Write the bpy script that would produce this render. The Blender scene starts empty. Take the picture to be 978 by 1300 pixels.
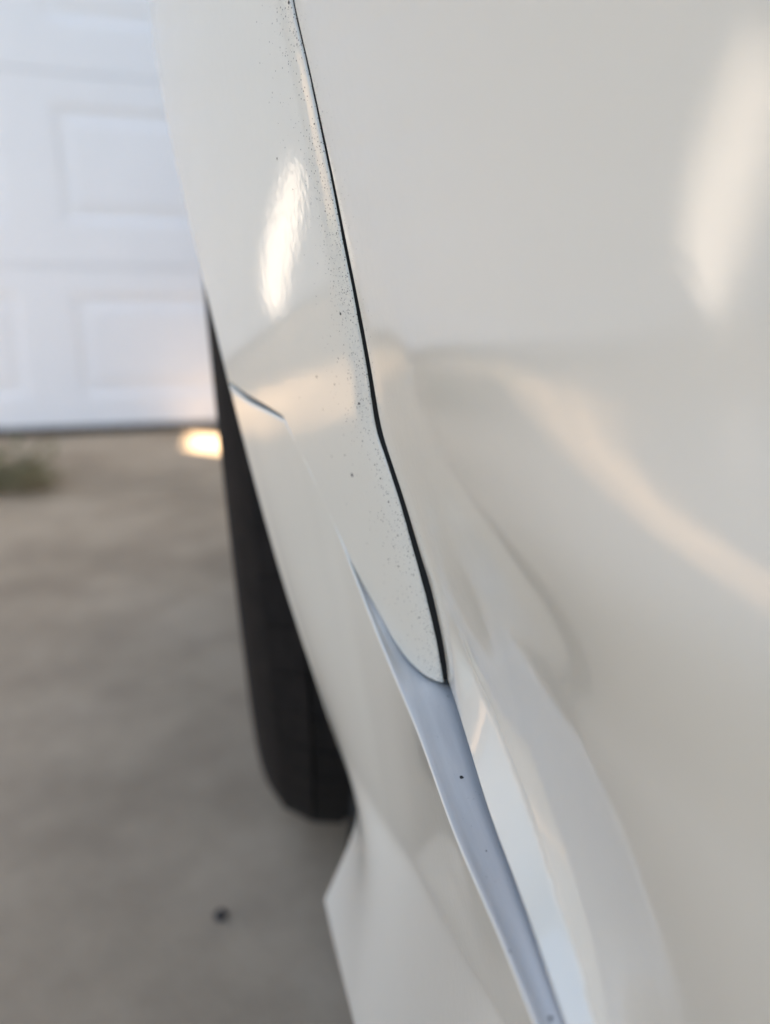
import bpy, bmesh, math, random
import numpy as np
from mathutils import Vector, Matrix

random.seed(7)
rng = np.random.default_rng(7)
SC = bpy.context.scene
COL = SC.collection
RAD = math.radians

# ------------------------------------------------------------------ camera
EYE = 0.54                                   # phone held at sill height beside the door
cam_d = bpy.data.cameras.new('camera')
cam = bpy.data.objects.new('camera', cam_d)
COL.objects.link(cam)
SC.camera = cam


def camera_matrix(vx, vy, roll, fl):
    """vx, vy: where the car's long axis vanishes, in half-frame units"""
    fwd = Vector((vx / fl, vy / fl, -1)).normalized()
    up = Vector((-math.sin(roll), math.cos(roll), 0))
    z = (up - fwd * up.dot(fwd)).normalized()
    x = fwd.cross(z)
    return Matrix((x, fwd, z)).to_4x4()


cam.matrix_world = Matrix.Translation((0, 0, EYE)) @ camera_matrix(-204, 315, RAD(2.6), 946)
cam_d.sensor_fit = 'HORIZONTAL'
cam_d.lens = 6.81
cam_d.sensor_width = 6.81 * 978 / 946
cam_d.clip_start = 0.004
cam_d.clip_end = 400
cam_d.dof.use_dof = True
cam_d.dof.focus_distance = 0.225
cam_d.dof.aperture_fstop = 1.2
cam_d.dof.aperture_blades = 0

# ------------------------------------------------------------------ sky, sun, exposure
SUN_EL, SUN_AZ = 40.0, -35.0                 # azimuth: degrees from +X towards +Y
wd = bpy.data.worlds.new('World')
SC.world = wd
wd.use_nodes = True
wn = wd.node_tree
sky = wn.nodes.new('ShaderNodeTexSky')
sky.sky_type = 'NISHITA'
sky.sun_disc = False
sky.sun_elevation = RAD(SUN_EL)
sky.sun_rotation = RAD(90 - SUN_AZ)
sky.air_density = 1.0
sky.dust_density = 2.5
sky.ozone_density = 1.0
bg = wn.nodes['Background']
bg.inputs['Strength'].default_value = 0.07
wn.links.new(sky.outputs[0], bg.inputs[0])
sun_d = bpy.data.lights.new('sun', 'SUN')
sun_d.energy = 4.5
sun_d.angle = RAD(0.53)
sun_d.color = (1.0, 0.84, 0.68)
sun = bpy.data.objects.new('sun', sun_d)
COL.objects.link(sun)
to_sun = Vector((math.cos(RAD(SUN_EL)) * math.cos(RAD(SUN_AZ)),
                 math.cos(RAD(SUN_EL)) * math.sin(RAD(SUN_AZ)), math.sin(RAD(SUN_EL))))
sun.rotation_euler = (-to_sun).to_track_quat('-Z', 'Y').to_euler()
sun.location = to_sun * 30
SC.view_settings.view_transform = 'Standard'
SC.view_settings.look = 'None'
SC.view_settings.gamma = 1
SC.view_settings.use_curve_mapping = False
SC.view_settings.exposure = 3.02
SC.view_settings.use_white_balance = True
SC.view_settings.white_balance_temperature = 6850
SC.cycles.max_bounces = 6
SC.cycles.caustics_reflective = False
SC.cycles.caustics_refractive = False


# ------------------------------------------------------------------ materials
def mat(name, base, rough=0.5, metal=0.0, coat=0.0, spec=0.5, coat_rough=0.03):
    m = bpy.data.materials.new(name)
    m.use_nodes = True
    p = m.node_tree.nodes['Principled BSDF']
    p.inputs['Base Color'].default_value = (*base, 1)
    p.inputs['Roughness'].default_value = rough
    p.inputs['Metallic'].default_value = metal
    p.inputs['Coat Weight'].default_value = coat
    p.inputs['Coat Roughness'].default_value = coat_rough
    p.inputs['Specular IOR Level'].default_value = spec
    return m


def nd(m, t, **kw):
    n = m.node_tree.nodes.new(t)
    for k, v in kw.items():
        if k in n.inputs:
            n.inputs[k].default_value = v
        else:
            setattr(n, k, v)
    return n


def lk(m, a, b):
    m.node_tree.links.new(a, b)


def bsdf(m):
    return m.node_tree.nodes['Principled BSDF']


def ramp(m, fac, stops):
    r = m.node_tree.nodes.new('ShaderNodeValToRGB')
    el = r.color_ramp.elements
    while len(el) < len(stops):
        el.new(0.5)
    for e, (p, c) in zip(el, stops):
        e.position = p
        e.color = (*c, 1) if len(c) == 3 else c
    lk(m, fac, r.inputs[0])
    return r


def noise(m, scale, detail=4, rough=0.55, vec=None):
    n = nd(m, 'ShaderNodeTexNoise')
    n.inputs['Scale'].default_value = scale
    n.inputs['Detail'].default_value = detail
    n.inputs['Roughness'].default_value = rough
    if vec is not None:
        lk(m, vec, n.inputs['Vector'])
    return n


def mix(m, fac, a, b):
    x = m.node_tree.nodes.new('ShaderNodeMix')
    x.data_type = 'RGBA'
    for sock, v in ((x.inputs[0], fac), (x.inputs[6], a), (x.inputs[7], b)):
        if isinstance(v, (int, float)):
            sock.default_value = v
        elif isinstance(v, tuple):
            sock.default_value = (*v, 1)
        else:
            lk(m, v, sock)
    return x.outputs[2]


def math_n(m, op, a, b=0.0):
    x = m.node_tree.nodes.new('ShaderNodeMath')
    x.operation = op
    for sock, v in zip(x.inputs, (a, b)):
        if isinstance(v, (int, float)):
            sock.default_value = v
        else:
            lk(m, v, sock)
    return x.outputs[0]


def bump(m, h, dist, strength=1.0):
    b = nd(m, 'ShaderNodeBump')
    b.inputs['Distance'].default_value = dist
    b.inputs['Strength'].default_value = strength
    lk(m, h, b.inputs['Height'])
    return b.outputs[0]


PAINT_RGB = (0.735, 0.715, 0.635)


def make_paint(name, dirty):
    m = mat(name, PAINT_RGB, rough=0.42, coat=1.0, coat_rough=0.02)
    b = bsdf(m)
    b.inputs['Coat IOR'].default_value = 1.5
    tc = nd(m, 'ShaderNodeTexCoord')
    # orange peel in the clear coat
    peel = noise(m, 300, 2.0, 0.5, tc.outputs['Object'])
    nrm = bump(m, peel.outputs[0], 0.00004, 1.0)
    lk(m, nrm, b.inputs['Coat Normal'])
    if dirty:
        # road film and specks that settle along a panel edge ("edge" = metres from the shut line)
        at = nd(m, 'ShaderNodeAttribute', attribute_name='edge')
        band = ramp(m, math_n(m, 'MULTIPLY', at.outputs['Fac'], 1 / 0.024),
                    [(0.0, (1, 1, 1)), (0.16, (0.6, 0.6, 0.6)), (0.42, (0.14, 0.14, 0.14)), (1.0, (0.0, 0.0, 0.0))])
        patch = noise(m, 60, 3, 0.6, tc.outputs['Object'])
        pr = ramp(m, patch.outputs[0], [(0.35, (0.35, 0.35, 0.35)), (0.65, (1, 1, 1))])
        bandp = math_n(m, 'MULTIPLY', band.outputs[0], pr.outputs[0])
        v = nd(m, 'ShaderNodeTexVoronoi')
        v.inputs['Scale'].default_value = 1500
        lk(m, tc.outputs['Object'], v.inputs['Vector'])
        # each cell gets a speck only when its random value falls inside the band
        sp = nd(m, 'ShaderNodeSeparateColor')
        lk(m, v.outputs['Color'], sp.inputs[0])
        keep = math_n(m, 'LESS_THAN', sp.outputs[0], math_n(m, 'MULTIPLY', bandp, 0.95))
        size = math_n(m, 'MULTIPLY', sp.outputs[1], 0.30)
        dot = math_n(m, 'LESS_THAN', v.outputs['Distance'], math_n(m, 'ADD', size, 0.08))
        speck = math_n(m, 'MULTIPLY', keep, dot)
        film = noise(m, 900, 3, 0.7, tc.outputs['Object'])
        filmr = ramp(m, film.outputs[0], [(0.35, (0, 0, 0)), (0.75, (1, 1, 1))])
        filmf = math_n(m, 'MULTIPLY', math_n(m, 'MULTIPLY', bandp, filmr.outputs[0]), 0.42)
        c1 = mix(m, filmf, PAINT_RGB, (0.40, 0.40, 0.42))
        c2 = mix(m, math_n(m, 'MULTIPLY', speck, 0.75), c1, (0.06, 0.05, 0.05))
        lk(m, c2, b.inputs['Base Color'])
        cw = math_n(m, 'SUBTRACT', 1.0, math_n(m, 'MULTIPLY', bandp, 0.55))
        lk(m, cw, b.inputs['Coat Weight'])
    else:
        film = noise(m, 35, 4, 0.6, tc.outputs['Object'])
        f = ramp(m, film.outputs[0], [(0.45, (0, 0, 0)), (0.8, (1, 1, 1))])
        c1 = mix(m, math_n(m, 'MULTIPLY', f.outputs[0], 0.05), PAINT_RGB, (0.45, 0.43, 0.40))
        lk(m, c1, b.inputs['Base Color'])
    return m


M = {}
M['paint'] = make_paint('white_paint', False)
M['paint_edge'] = make_paint('white_paint_dusty_edge', True)
m = M['ledge'] = mat('grey_ledge_paint', (0.46, 0.47, 0.485), 0.5, coat=0.5, coat_rough=0.15)  # greyer than the body paint, streaked lengthwise, with small dark specks
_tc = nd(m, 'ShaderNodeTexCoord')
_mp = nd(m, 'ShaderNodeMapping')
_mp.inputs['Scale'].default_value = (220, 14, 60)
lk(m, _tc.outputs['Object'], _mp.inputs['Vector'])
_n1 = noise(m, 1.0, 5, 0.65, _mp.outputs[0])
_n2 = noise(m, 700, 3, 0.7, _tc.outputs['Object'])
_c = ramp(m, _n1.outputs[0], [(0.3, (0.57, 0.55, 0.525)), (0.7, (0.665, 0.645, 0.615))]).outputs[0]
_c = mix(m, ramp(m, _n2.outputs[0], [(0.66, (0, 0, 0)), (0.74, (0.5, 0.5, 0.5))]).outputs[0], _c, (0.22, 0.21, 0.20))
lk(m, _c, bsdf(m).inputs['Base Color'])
M['rubber'] = mat('tyre_rubber', (0.012, 0.011, 0.011), 0.9, spec=0.25)
_t = M['rubber']
_n = noise(_t, 45, 4)
lk(_t, ramp(_t, _n.outputs[0], [(0.3, (0.008, 0.0066, 0.006)), (0.8, (0.018, 0.0145, 0.0125))]).outputs[0], bsdf(_t).inputs['Base Color'])
M['seal'] = mat('black_seal_and_gap', (0.012, 0.012, 0.012), 0.7)
M['liner'] = mat('black_liner', (0.018, 0.017, 0.017), 0.8)
M['alloy'] = mat('alloy', (0.45, 0.45, 0.46), 0.32, 0.9)
M['glass'] = mat('tinted_glass', (0.012, 0.014, 0.015), 0.03, 0, 0, 0.6)
M['lamp'] = mat('headlight_lens', (0.55, 0.56, 0.58), 0.06, 0.3, 1.0)
M['tail'] = mat('tail_lens', (0.35, 0.012, 0.012), 0.1, 0, 1.0)
M['chip'] = mat('chip_dirt', (0.035, 0.030, 0.028), 0.8)
M['chip_grey'] = mat('chip_grey', (0.22, 0.21, 0.20), 0.8)

m = M['concrete'] = mat('concrete', (0.3, 0.28, 0.25), 0.85)
tc = nd(m, 'ShaderNodeTexCoord')
n1 = noise(m, 1.6, 6, 0.62, tc.outputs['Object'])
n2 = noise(m, 9, 6, 0.6, tc.outputs['Object'])
n3 = noise(m, 160, 3, 0.6, tc.outputs['Object'])
c = ramp(m, n1.outputs[0], [(0.34, (0.29, 0.212, 0.130)), (0.5, (0.47, 0.355, 0.230)), (0.66, (0.61, 0.475, 0.325))]).outputs[0]
c = mix(m, math_n(m, 'MULTIPLY', ramp(m, n2.outputs[0], [(0.42, (0, 0, 0)), (0.7, (1, 1, 1))]).outputs[0], 0.45), c, (0.26, 0.187, 0.118))
c = mix(m, math_n(m, 'MULTIPLY', n3.outputs[0], 0.35), c, (0.46, 0.372, 0.28))
lk(m, c, bsdf(m).inputs['Base Color'])
lk(m, bump(m, n3.outputs[0], 0.0015, 0.6), bsdf(m).inputs['Normal'])

m = M['garage'] = mat('garage_paint', (0.78, 0.78, 0.77), 0.45)
tc = nd(m, 'ShaderNodeTexCoord')
n1 = noise(m, 2.5, 5, 0.6, tc.outputs['Object'])
c = ramp(m, n1.outputs[0], [(0.3, (0.82, 0.825, 0.83)), (0.7, (0.865, 0.87, 0.875))]).outputs[0]
lk(m, c, bsdf(m).inputs['Base Color'])


def stucco(name, a, b_):
    m = mat(name, a, 0.9)
    tc = nd(m, 'ShaderNodeTexCoord')
    n1 = noise(m, 3, 5, 0.6, tc.outputs['Object'])
    n2 = noise(m, 70, 4, 0.6, tc.outputs['Object'])
    lk(m, ramp(m, n1.outputs[0], [(0.3, a), (0.7, b_)]).outputs[0], bsdf(m).inputs['Base Color'])
    lk(m, bump(m, n2.outputs[0], 0.006, 0.7), bsdf(m).inputs['Normal'])
    return m


M['stucco'] = stucco('stucco_cream', (0.50, 0.46, 0.40), (0.56, 0.51, 0.44))
M['stucco2'] = stucco('stucco_tan', (0.50, 0.40, 0.31), (0.56, 0.45, 0.35))
M['trim'] = mat('white_trim', (0.78, 0.77, 0.74), 0.5)
m = M['roof'] = mat('roof_shingle', (0.12, 0.09, 0.075), 0.9)
n1 = noise(m, 14, 4)
lk(m, ramp(m, n1.outputs[0], [(0.3, (0.085, 0.07, 0.06)), (0.7, (0.16, 0.125, 0.10))]).outputs[0], bsdf(m).inputs['Base Color'])
m = M['wood'] = mat('fence_wood', (0.22, 0.15, 0.10), 0.8)
n1 = noise(m, 8, 5)
lk(m, ramp(m, n1.outputs[0], [(0.3, (0.16, 0.11, 0.075)), (0.7, (0.27, 0.19, 0.13))]).outputs[0], bsdf(m).inputs['Base Color'])
m = M['lawn'] = mat('lawn', (0.06, 0.09, 0.03), 0.9)
n1 = noise(m, 30, 5)
lk(m, ramp(m, n1.outputs[0], [(0.3, (0.05, 0.075, 0.025)), (0.7, (0.11, 0.13, 0.05))]).outputs[0], bsdf(m).inputs['Base Color'])
M['asphalt'] = mat('asphalt', (0.055, 0.054, 0.052), 0.85)
m = M['leaf'] = mat('weed_leaf', (0.10, 0.12, 0.045), 0.6)
n1 = noise(m, 60, 2)
lk(m, ramp(m, n1.outputs[0], [(0.3, (0.16, 0.16, 0.07)), (0.7, (0.42, 0.35, 0.21))]).outputs[0], bsdf(m).inputs['Base Color'])
M['straw'] = mat('dry_stem', (0.34, 0.26, 0.15), 0.8)


# ------------------------------------------------------------------ helpers
def link(o, parent=None):
    COL.objects.link(o)
    if parent is not None:
        o.parent = parent
    return o


def tag(o, label=None, cat=None, group=None, kind=None):
    for k, v in (('label', label), ('category', cat), ('group', group), ('kind', kind)):
        if v:
            o[k] = v
    return o


def empty(name, loc=(0, 0, 0), parent=None):
    o = bpy.data.objects.new(name, None)
    o.location = loc
    o.empty_display_size = 0.1
    return link(o, parent)


def mesh_obj(name, verts, faces, material, parent=None, smooth=True):
    me = bpy.data.meshes.new(name)
    me.from_pydata([tuple(map(float, v)) for v in verts], [], [tuple(int(i) for i in f) for f in faces])
    if smooth:
        me.polygons.foreach_set('use_smooth', [True] * len(me.polygons))
    me.materials.append(material)
    me.update()
    return link(bpy.data.objects.new(name, me), parent)


def grid(name, P, material, parent=None, flip=False, attr=None, smooth=True):
    P = np.asarray(P)
    n, k = P.shape[:2]
    idx = np.arange(n * k).reshape(n, k)
    a, b, c, d = idx[:-1, :-1], idx[1:, :-1], idx[1:, 1:], idx[:-1, 1:]
    F = np.stack([a, d, c, b] if flip else [a, b, c, d], -1).reshape(-1, 4)
    o = mesh_obj(name, P.reshape(-1, 3), F, material, parent, smooth)
    if attr is not None:
        A = o.data.attributes.new('edge', 'FLOAT', 'POINT')
        A.data.foreach_set('value', np.asarray(attr, dtype=np.float32).reshape(-1))
    return o


class MB:
    """collects simple shapes into one mesh"""
    def __init__(s):
        s.bm = bmesh.new()

    def box(s, x0, x1, y0, y1, z0, z1, bev=0.0):
        r = bmesh.ops.create_cube(s.bm, size=1)['verts']
        for v in r:
            v.co = Vector(((x0 + x1) / 2 + v.co.x * (x1 - x0), (y0 + y1) / 2 + v.co.y * (y1 - y0), (z0 + z1) / 2 + v.co.z * (z1 - z0)))
        if bev:
            es = list({e for v in r for e in v.link_edges})
            bmesh.ops.bevel(s.bm, geom=es, offset=bev, segments=2, affect='EDGES', profile=0.5)
        return s

    def tube(s, pts, rad, seg=8):
        rings = []
        n = len(pts)
        for i, p in enumerate(pts):
            p = Vector(p)
            d = (Vector(pts[min(i + 1, n - 1)]) - Vector(pts[max(i - 1, 0)])).normalized()
            q = d.to_track_quat('Z', 'Y')
            r = rad[i] if isinstance(rad, (list, tuple)) else rad
            rings.append([s.bm.verts.new(p + q @ Vector((r * math.cos(2 * math.pi * k / seg), r * math.sin(2 * math.pi * k / seg), 0))) for k in range(seg)])
        for A, B in zip(rings, rings[1:]):
            for k in range(seg):
                s.bm.faces.new((A[k], A[(k + 1) % seg], B[(k + 1) % seg], B[k]))
        s.bm.faces.new(rings[0][::-1])
        s.bm.faces.new(rings[-1])
        return s

    def poly(s, pts):
        s.bm.faces.new([s.bm.verts.new(p) for p in pts])
        return s

    def build(s, name, material, parent=None, smooth=False):
        bmesh.ops.recalc_face_normals(s.bm, faces=s.bm.faces)
        me = bpy.data.meshes.new(name)
        s.bm.to_mesh(me)
        s.bm.free()
        if smooth:
            me.polygons.foreach_set('use_smooth', [True] * len(me.polygons))
        me.materials.append(material)
        return link(bpy.data.objects.new(name, me), parent)


def spline(P, n=None, t=None, closed_t=None):
    """natural cubic spline through the points P (k,d); resampled at n even values, or at given values t in 0..1"""
    P = np.asarray(P, float)
    d = np.sqrt(((P[1:] - P[:-1]) ** 2).sum(1))
    u = closed_t if closed_t is not None else np.concatenate([[0], np.cumsum(np.maximum(d, 1e-9) ** 0.75)])
    u = np.asarray(u, float)
    u = u / u[-1]
    k = len(P)
    h = np.diff(u)
    A = np.zeros((k, k))
    R = np.zeros_like(P)
    A[0, 0] = A[-1, -1] = 1
    for i in range(1, k - 1):
        A[i, i - 1], A[i, i], A[i, i + 1] = h[i - 1], 2 * (h[i - 1] + h[i]), h[i]
        R[i] = 6 * ((P[i + 1] - P[i]) / h[i] - (P[i] - P[i - 1]) / h[i - 1])
    Mm = np.linalg.solve(A, R)
    if t is None:
        t = np.linspace(0, 1, n)
    t = np.asarray(t)
    j = np.clip(np.searchsorted(u, t, side='right') - 1, 0, k - 2)
    a = ((u[j + 1] - t) / h[j])[:, None]
    b = ((t - u[j]) / h[j])[:, None]
    hh = (h[j] ** 2)[:, None]
    return a * P[j] + b * P[j + 1] + ((a ** 3 - a) * Mm[j] + (b ** 3 - b) * Mm[j + 1]) * hh / 6


def lin(P, t):
    """piecewise linear resample by arc length"""
    P = np.asarray(P, float)
    d = np.sqrt(((P[1:] - P[:-1]) ** 2).sum(1))
    u = np.concatenate([[0], np.cumsum(d)])
    u /= u[-1]
    return np.stack([np.interp(t, u, P[:, i]) for i in range(P.shape[1])], 1)


def coons(c0, c1, d0, d1):
    """c0,c1: curves along u at v=0,1 ; d0,d1: curves along v at u=0,1"""
    n, k = len(c0), len(d0)
    u = np.linspace(0, 1, n)[:, None, None]
    v = np.linspace(0, 1, k)[None, :, None]
    return ((1 - v) * c0[:, None] + v * c1[:, None] + (1 - u) * d0[None] + u * d1[None]
            - ((1 - u) * (1 - v) * c0[0] + u * (1 - v) * c0[-1] + (1 - u) * v * c1[0] + u * v * c1[-1]))


class TPS:
    def __init__(s, pts, smooth=1e-6):
        p = np.asarray(pts, float)
        s.q = p[:, :2]
        n = len(p)
        K = s.U(np.sqrt(((s.q[:, None] - s.q[None]) ** 2).sum(-1))) + smooth * np.eye(n)
        L = np.zeros((n + 3, n + 3))
        L[:n, :n] = K
        L[:n, n] = 1
        L[:n, n + 1:] = s.q
        L[n:, :n] = L[:n, n:].T
        s.w = np.linalg.solve(L, np.concatenate([p[:, 2], [0, 0, 0]]))

    @staticmethod
    def U(r):
        return np.where(r > 1e-9, r * r * np.log(np.maximum(r, 1e-9)), 0)

    def __call__(s, yz):
        yz = np.asarray(yz, float)
        sh = yz.shape[:-1]
        f = yz.reshape(-1, 2)
        r = np.sqrt(((f[:, None] - s.q[None]) ** 2).sum(-1))
        n = len(s.q)
        return (s.U(r) @ s.w[:n] + s.w[n] + f @ s.w[n + 1:]).reshape(sh)


# ================================================================== SETTING
# ground: lawn to the horizon, driveway slabs on it
o = MB().box(-150, 150, -150, 150, -0.30, -0.03).build('ground', M['lawn'])
tag(o, kind='structure')
SLAB = 1.92                                   # joint across the driveway
dv = empty('driveway')
tag(dv, kind='structure')
for (x0, x1, y0, y1) in ((-3.4, 2.85, -1.6, SLAB - 0.006), (-3.4, 2.85, SLAB + 0.006, 2.66), (-3.4, 2.85, -8.0, -1.612)):
    o = MB().box(x0, x1, y0, y1, -0.2, 0.0, 0.004).build('slab', M['concrete'], dv)
o = MB().box(-150, 150, -17, -8.05, -0.25, -0.02).build('road', M['asphalt'])
tag(o, kind='structure')

# house with garage door; its front turned slightly against the car
GR = empty('house', (0, 2.585, 0))
GR.rotation_euler.z = RAD(5)
tag(GR, 'cream stucco house front holding the white garage door', 'house')
DL, DR, DH = -2.92, 2.02, 2.14                # door opening
MB().box(-5.2, DL - 0.13, 0.06, 7, -0.1, 3.2).box(DR + 0.13, 3.1, 0.06, 7, -0.1, 3.2).box(DL - 0.13, DR + 0.13, 0.06, 7, DH + 0.13, 3.2).build('wall', M['stucco'], GR)
rf = MB()
rf.poly([(-5.7, -0.55, 3.05), (3.6, -0.55, 3.05), (3.6, 3.6, 4.6), (-5.7, 3.6, 4.6)])
rf.poly([(-5.7, 7.6, 3.05), (3.6, 7.6, 3.05), (3.6, 3.6, 4.6), (-5.7, 3.6, 4.6)])
r_ = rf.build('roof', M['roof'], GR)
MB().box(-5.72, 3.62, -0.62, -0.56, 2.96, 3.12).build('fascia', M['trim'], GR)
for x0, x1, z0, z1, nm in ((DL - 0.13, DL - 0.003, -0.02, DH + 0.13, 'door_jamb'), (DR + 0.003, DR + 0.13, -0.02, DH + 0.13, 'door_jamb'), (DL, DR, DH + 0.006, DH + 0.13, 'door_header')):
    MB().box(x0, x1, -0.02, 0.20, z0, z1, 0.006).build(nm, M['trim'], GR)

# garage door: four sections of raised panels
GD = empty('garage_door', (0, 2.585, 0))
GD.rotation_euler.z = RAD(5)
tag(GD, 'white sectional garage door with raised rectangular panels behind the car', 'garage door')
SEC = 0.525


def raised_panel(x0, x1, z0, z1, f):
    """frame groove and raised field; f = front plane y"""
    v, fc = [], []
    # offsets inwards, y offset (positive = recessed)
    pr = [(0, 0.000), (0.016, 0.0045), (0.032, 0.0045), (0.055, 0.0008)]
    for off, dy in pr:
        for (x, z) in ((x0 + off, z0 + off), (x1 - off, z0 + off), (x1 - off, z1 - off), (x0 + off, z1 - off)):
            v.append((x, f + dy, z))
    for i in range(len(pr) - 1):
        for k in range(4):
            a, b = i * 4 + k, i * 4 + (k + 1) % 4
            fc.append((a, b, b + 4, a + 4))
    e = (len(pr) - 1) * 4
    fc.append((e, e + 1, e + 2, e + 3))
    return v, fc


xs_panel = []
px = -0.470 - 0.665 * 3
while px + 0.515 < DR - 0.05:
    xs_panel.append((px, px + 0.515))
    px += 0.665
for s_ in range(4):
    z0, z1 = s_ * SEC + (0.030 if s_ == 0 else 0.0010), (s_ + 1) * SEC - 0.0012
    b = MB()
    # the sheet is built round the panels: rails and stiles
    pz0, pz1 = s_ * SEC + 0.125, s_ * SEC + 0.445
    b.box(DL + 0.004, DR - 0.004, 0, 0.045, z0, pz0)
    b.box(DL + 0.004, DR - 0.004, 0, 0.045, pz1, z1)
    edges = [DL + 0.004] + [q for p_ in xs_panel for q in p_] + [DR - 0.004]
    for a, c_ in zip(edges[::2], edges[1::2]):
        b.box(a, c_, 0, 0.045, pz0, pz1)
    sec = b.build('section', M['garage'], GD)
    for (a, c_) in xs_panel:
        v, f = raised_panel(a, c_, pz0, pz1, 0.0)
        mesh_obj('raised_panel', v, f, M['garage'], sec, smooth=False)
MB().box(DL + 0.006, DR - 0.006, 0.050, 0.060, 0.02, DH - 0.02).build('backing', M['garage'], GD)
MB().box(DL + 0.004, DR - 0.004, 0.004, 0.040, 0.004, 0.0298, 0.004).build('bottom_seal', M['seal'], GD)

# unseen wall added to shade drive and car; openings shape the sun patches
FX = 3.05
SW = empty('sun_blocker', (FX, 0, 0))
tag(SW, 'unseen tall cream stucco wall added beyond the car to shade the drive and shape sun patches', 'wall')
# openings (y0, y1, z0, z1): where the beams to the drive and to the garage door cross the wall
tx, ty, tz = to_sun
def cross(p):
    k_ = (FX - p[0]) / tx
    return p[1] + ty * k_, p[2] + tz * k_
def opening(p, q):
    """wall opening whose beam covers the box p..q (two corners on the sunlit target)"""
    a_, b_ = cross(p), cross(q)
    return (min(a_[0], b_[0]), max(a_[0], b_[0]), min(a_[1], b_[1]), max(a_[1], b_[1]))


oa = cross((-0.115, 2.40, 0.0))
HOLES = [(oa[0] - 0.12, oa[0] + 0.13, oa[1] - 0.30, oa[1] + 0.02)]
# slanting slot: leaf-shaped beam on the garage door (x, z of its outline there)
LEAF = [(-1.99, 0.04), (-1.90, 0.20), (-1.96, 0.35), (-2.09, 0.49), (-2.24, 0.61), (-2.37, 0.63), (-2.41, 0.50), (-2.31, 0.34), (-2.18, 0.19), (-2.07, 0.07)]


def inside(px_, pz_, poly):
    c_ = False
    for (x1_, z1_), (x2_, z2_) in zip(poly, poly[1:] + poly[:1]):
        if (z1_ > pz_) != (z2_ > pz_) and px_ < (x2_ - x1_) * (pz_ - z1_) / (z2_ - z1_) + x1_:
            c_ = not c_
    return c_


tn = math.tan(RAD(5))
for wz in np.arange(4.6, 7.2, 0.02):
    ys_in = []
    for wy in np.arange(-2.2, -0.4, 0.01):
        # follow the beam from the wall down to the garage door plane y = 2.585 + tn*x
        k_ = (2.585 + tn * FX - wy) / (-ty + tn * tx)
        xg, zg = FX - tx * k_, wz - tz * k_
        if inside(xg, zg, LEAF):
            ys_in.append(wy)
    if ys_in:
        HOLES.append((min(ys_in) - 0.005, max(ys_in) + 0.005, wz - 0.0101, wz + 0.0101))
# slots added for a soft strip of sun on the drive, left of the weeds
for i, xg in enumerate(np.arange(-0.76, -1.66, -0.03)):
    y0 = np.interp(-xg, [0.75, 0.9, 1.1, 1.3, 1.6], [1.80, 1.35, 0.98, 0.84, 0.78]) + 0.30 * ((i * 0.618) % 1.0 - 0.5)
    y1 = np.interp(-xg, [0.75, 0.9, 1.1, 1.3, 1.6], [2.36, 2.36, 2.12, 1.80, 1.42]) + 0.26 * ((i * 0.382 + 0.3) % 1.0 - 0.7)
    cov = float(np.interp(-xg, [0.75, 0.95, 1.15, 1.35, 1.66], [0.12, 0.40, 0.85, 0.70, 0.06]))
    a_ = cross((xg, y0, 0))
    b_ = cross((xg, y1, 0))
    hz = 0.03 * tz / tx * cov / 2
    HOLES.append((a_[0], b_[0], a_[1] - hz, a_[1] + hz))
WH = 9.6
yc_ = sorted({-14.0, 2.50, *[q for h in HOLES for q in h[:2]]})
zc_ = sorted({-0.1, WH, *[q for h in HOLES for q in h[2:]]})
wv_, wf_ = [], []
for z0, z1 in zip(zc_, zc_[1:]):
    zm = (z0 + z1) / 2
    cuts = sorted([(h[0], h[1]) for h in HOLES if h[2] < zm < h[3]])
    ya = -14.0
    spans = []
    for c0, c1 in cuts:
        if c0 > ya:
            spans.append((ya, c0))
        ya = max(ya, c1)
    spans.append((ya, 2.50))
    for y0, y1 in spans:
        b0 = len(wv_)
        wv_ += [(x_, y_ + ty / tx * x_, (z_ + tz / tx * x_) if z_ > 0 else -0.1) for x_ in (0, 0.2) for y_ in (y0, y1) for z_ in (z0, z1)]      # openings splayed along the light
        wf_ += [tuple(b0 + q for q in f) for f in ((0, 1, 3, 2), (4, 6, 7, 5), (0, 4, 5, 1), (2, 3, 7, 6), (1, 5, 7, 3), (0, 2, 6, 4))]
mesh_obj('wall', wv_, wf_, M['stucco'], SW, smooth=False)
MB().box(-0.03, 0.24, -14.2, 2.50, WH + tz / tx * 0.2 + 0.003, WH + 0.32, 0.01).build('blocker_coping', M['trim'], SW)

# neighbour's house across the lawn on the left, in full sun
NB = empty('neighbour_house', (-9.5, 6, 0))
tag(NB, 'tan stucco neighbouring house with white trimmed windows standing in full sun', 'house')
MB().box(-7, 0, -7, 9, -0.1, 3.0).build('wall', M['stucco2'], NB)
rf = MB()
rf.poly([(0.5, -7.6, 2.95), (0.5, 9.6, 2.95), (-3.5, 9.6, 4.6), (-3.5, -7.6, 4.6)])
rf.poly([(-7.6, -7.6, 2.95), (-7.6, 9.6, 2.95), (-3.5, 9.6, 4.6), (-3.5, -7.6, 4.6)])
rf.build('roof', M['roof'], NB)
for yy in (-4.6, 0.0, 4.4):
    w = MB().box(0.003, 0.05, yy, yy + 1.5, 0.95, 2.2, 0.005).build('window', M['trim'], NB)
    MB().box(0.0505, 0.056, yy + 0.1, yy + 0.7, 1.05, 2.1).build('pane', M['glass'], w)
    MB().box(0.0505, 0.056, yy + 0.8, yy + 1.4, 1.05, 2.1).build('pane', M['glass'], w)

# ================================================================== CAR
CAR = empty('parked_car', (0.92, 0, 0))
tag(CAR, 'white car seen close along its flank, door edge and wheel arch towards the garage', 'car')
CX = 0.92


def cp(a):
    """(y, height relative to the eye, x) lists -> numpy xyz in car space"""
    a = np.asarray(a, float)
    return np.stack([a[..., 2] - CX, a[..., 0], a[..., 1] + EYE], -1)


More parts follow.
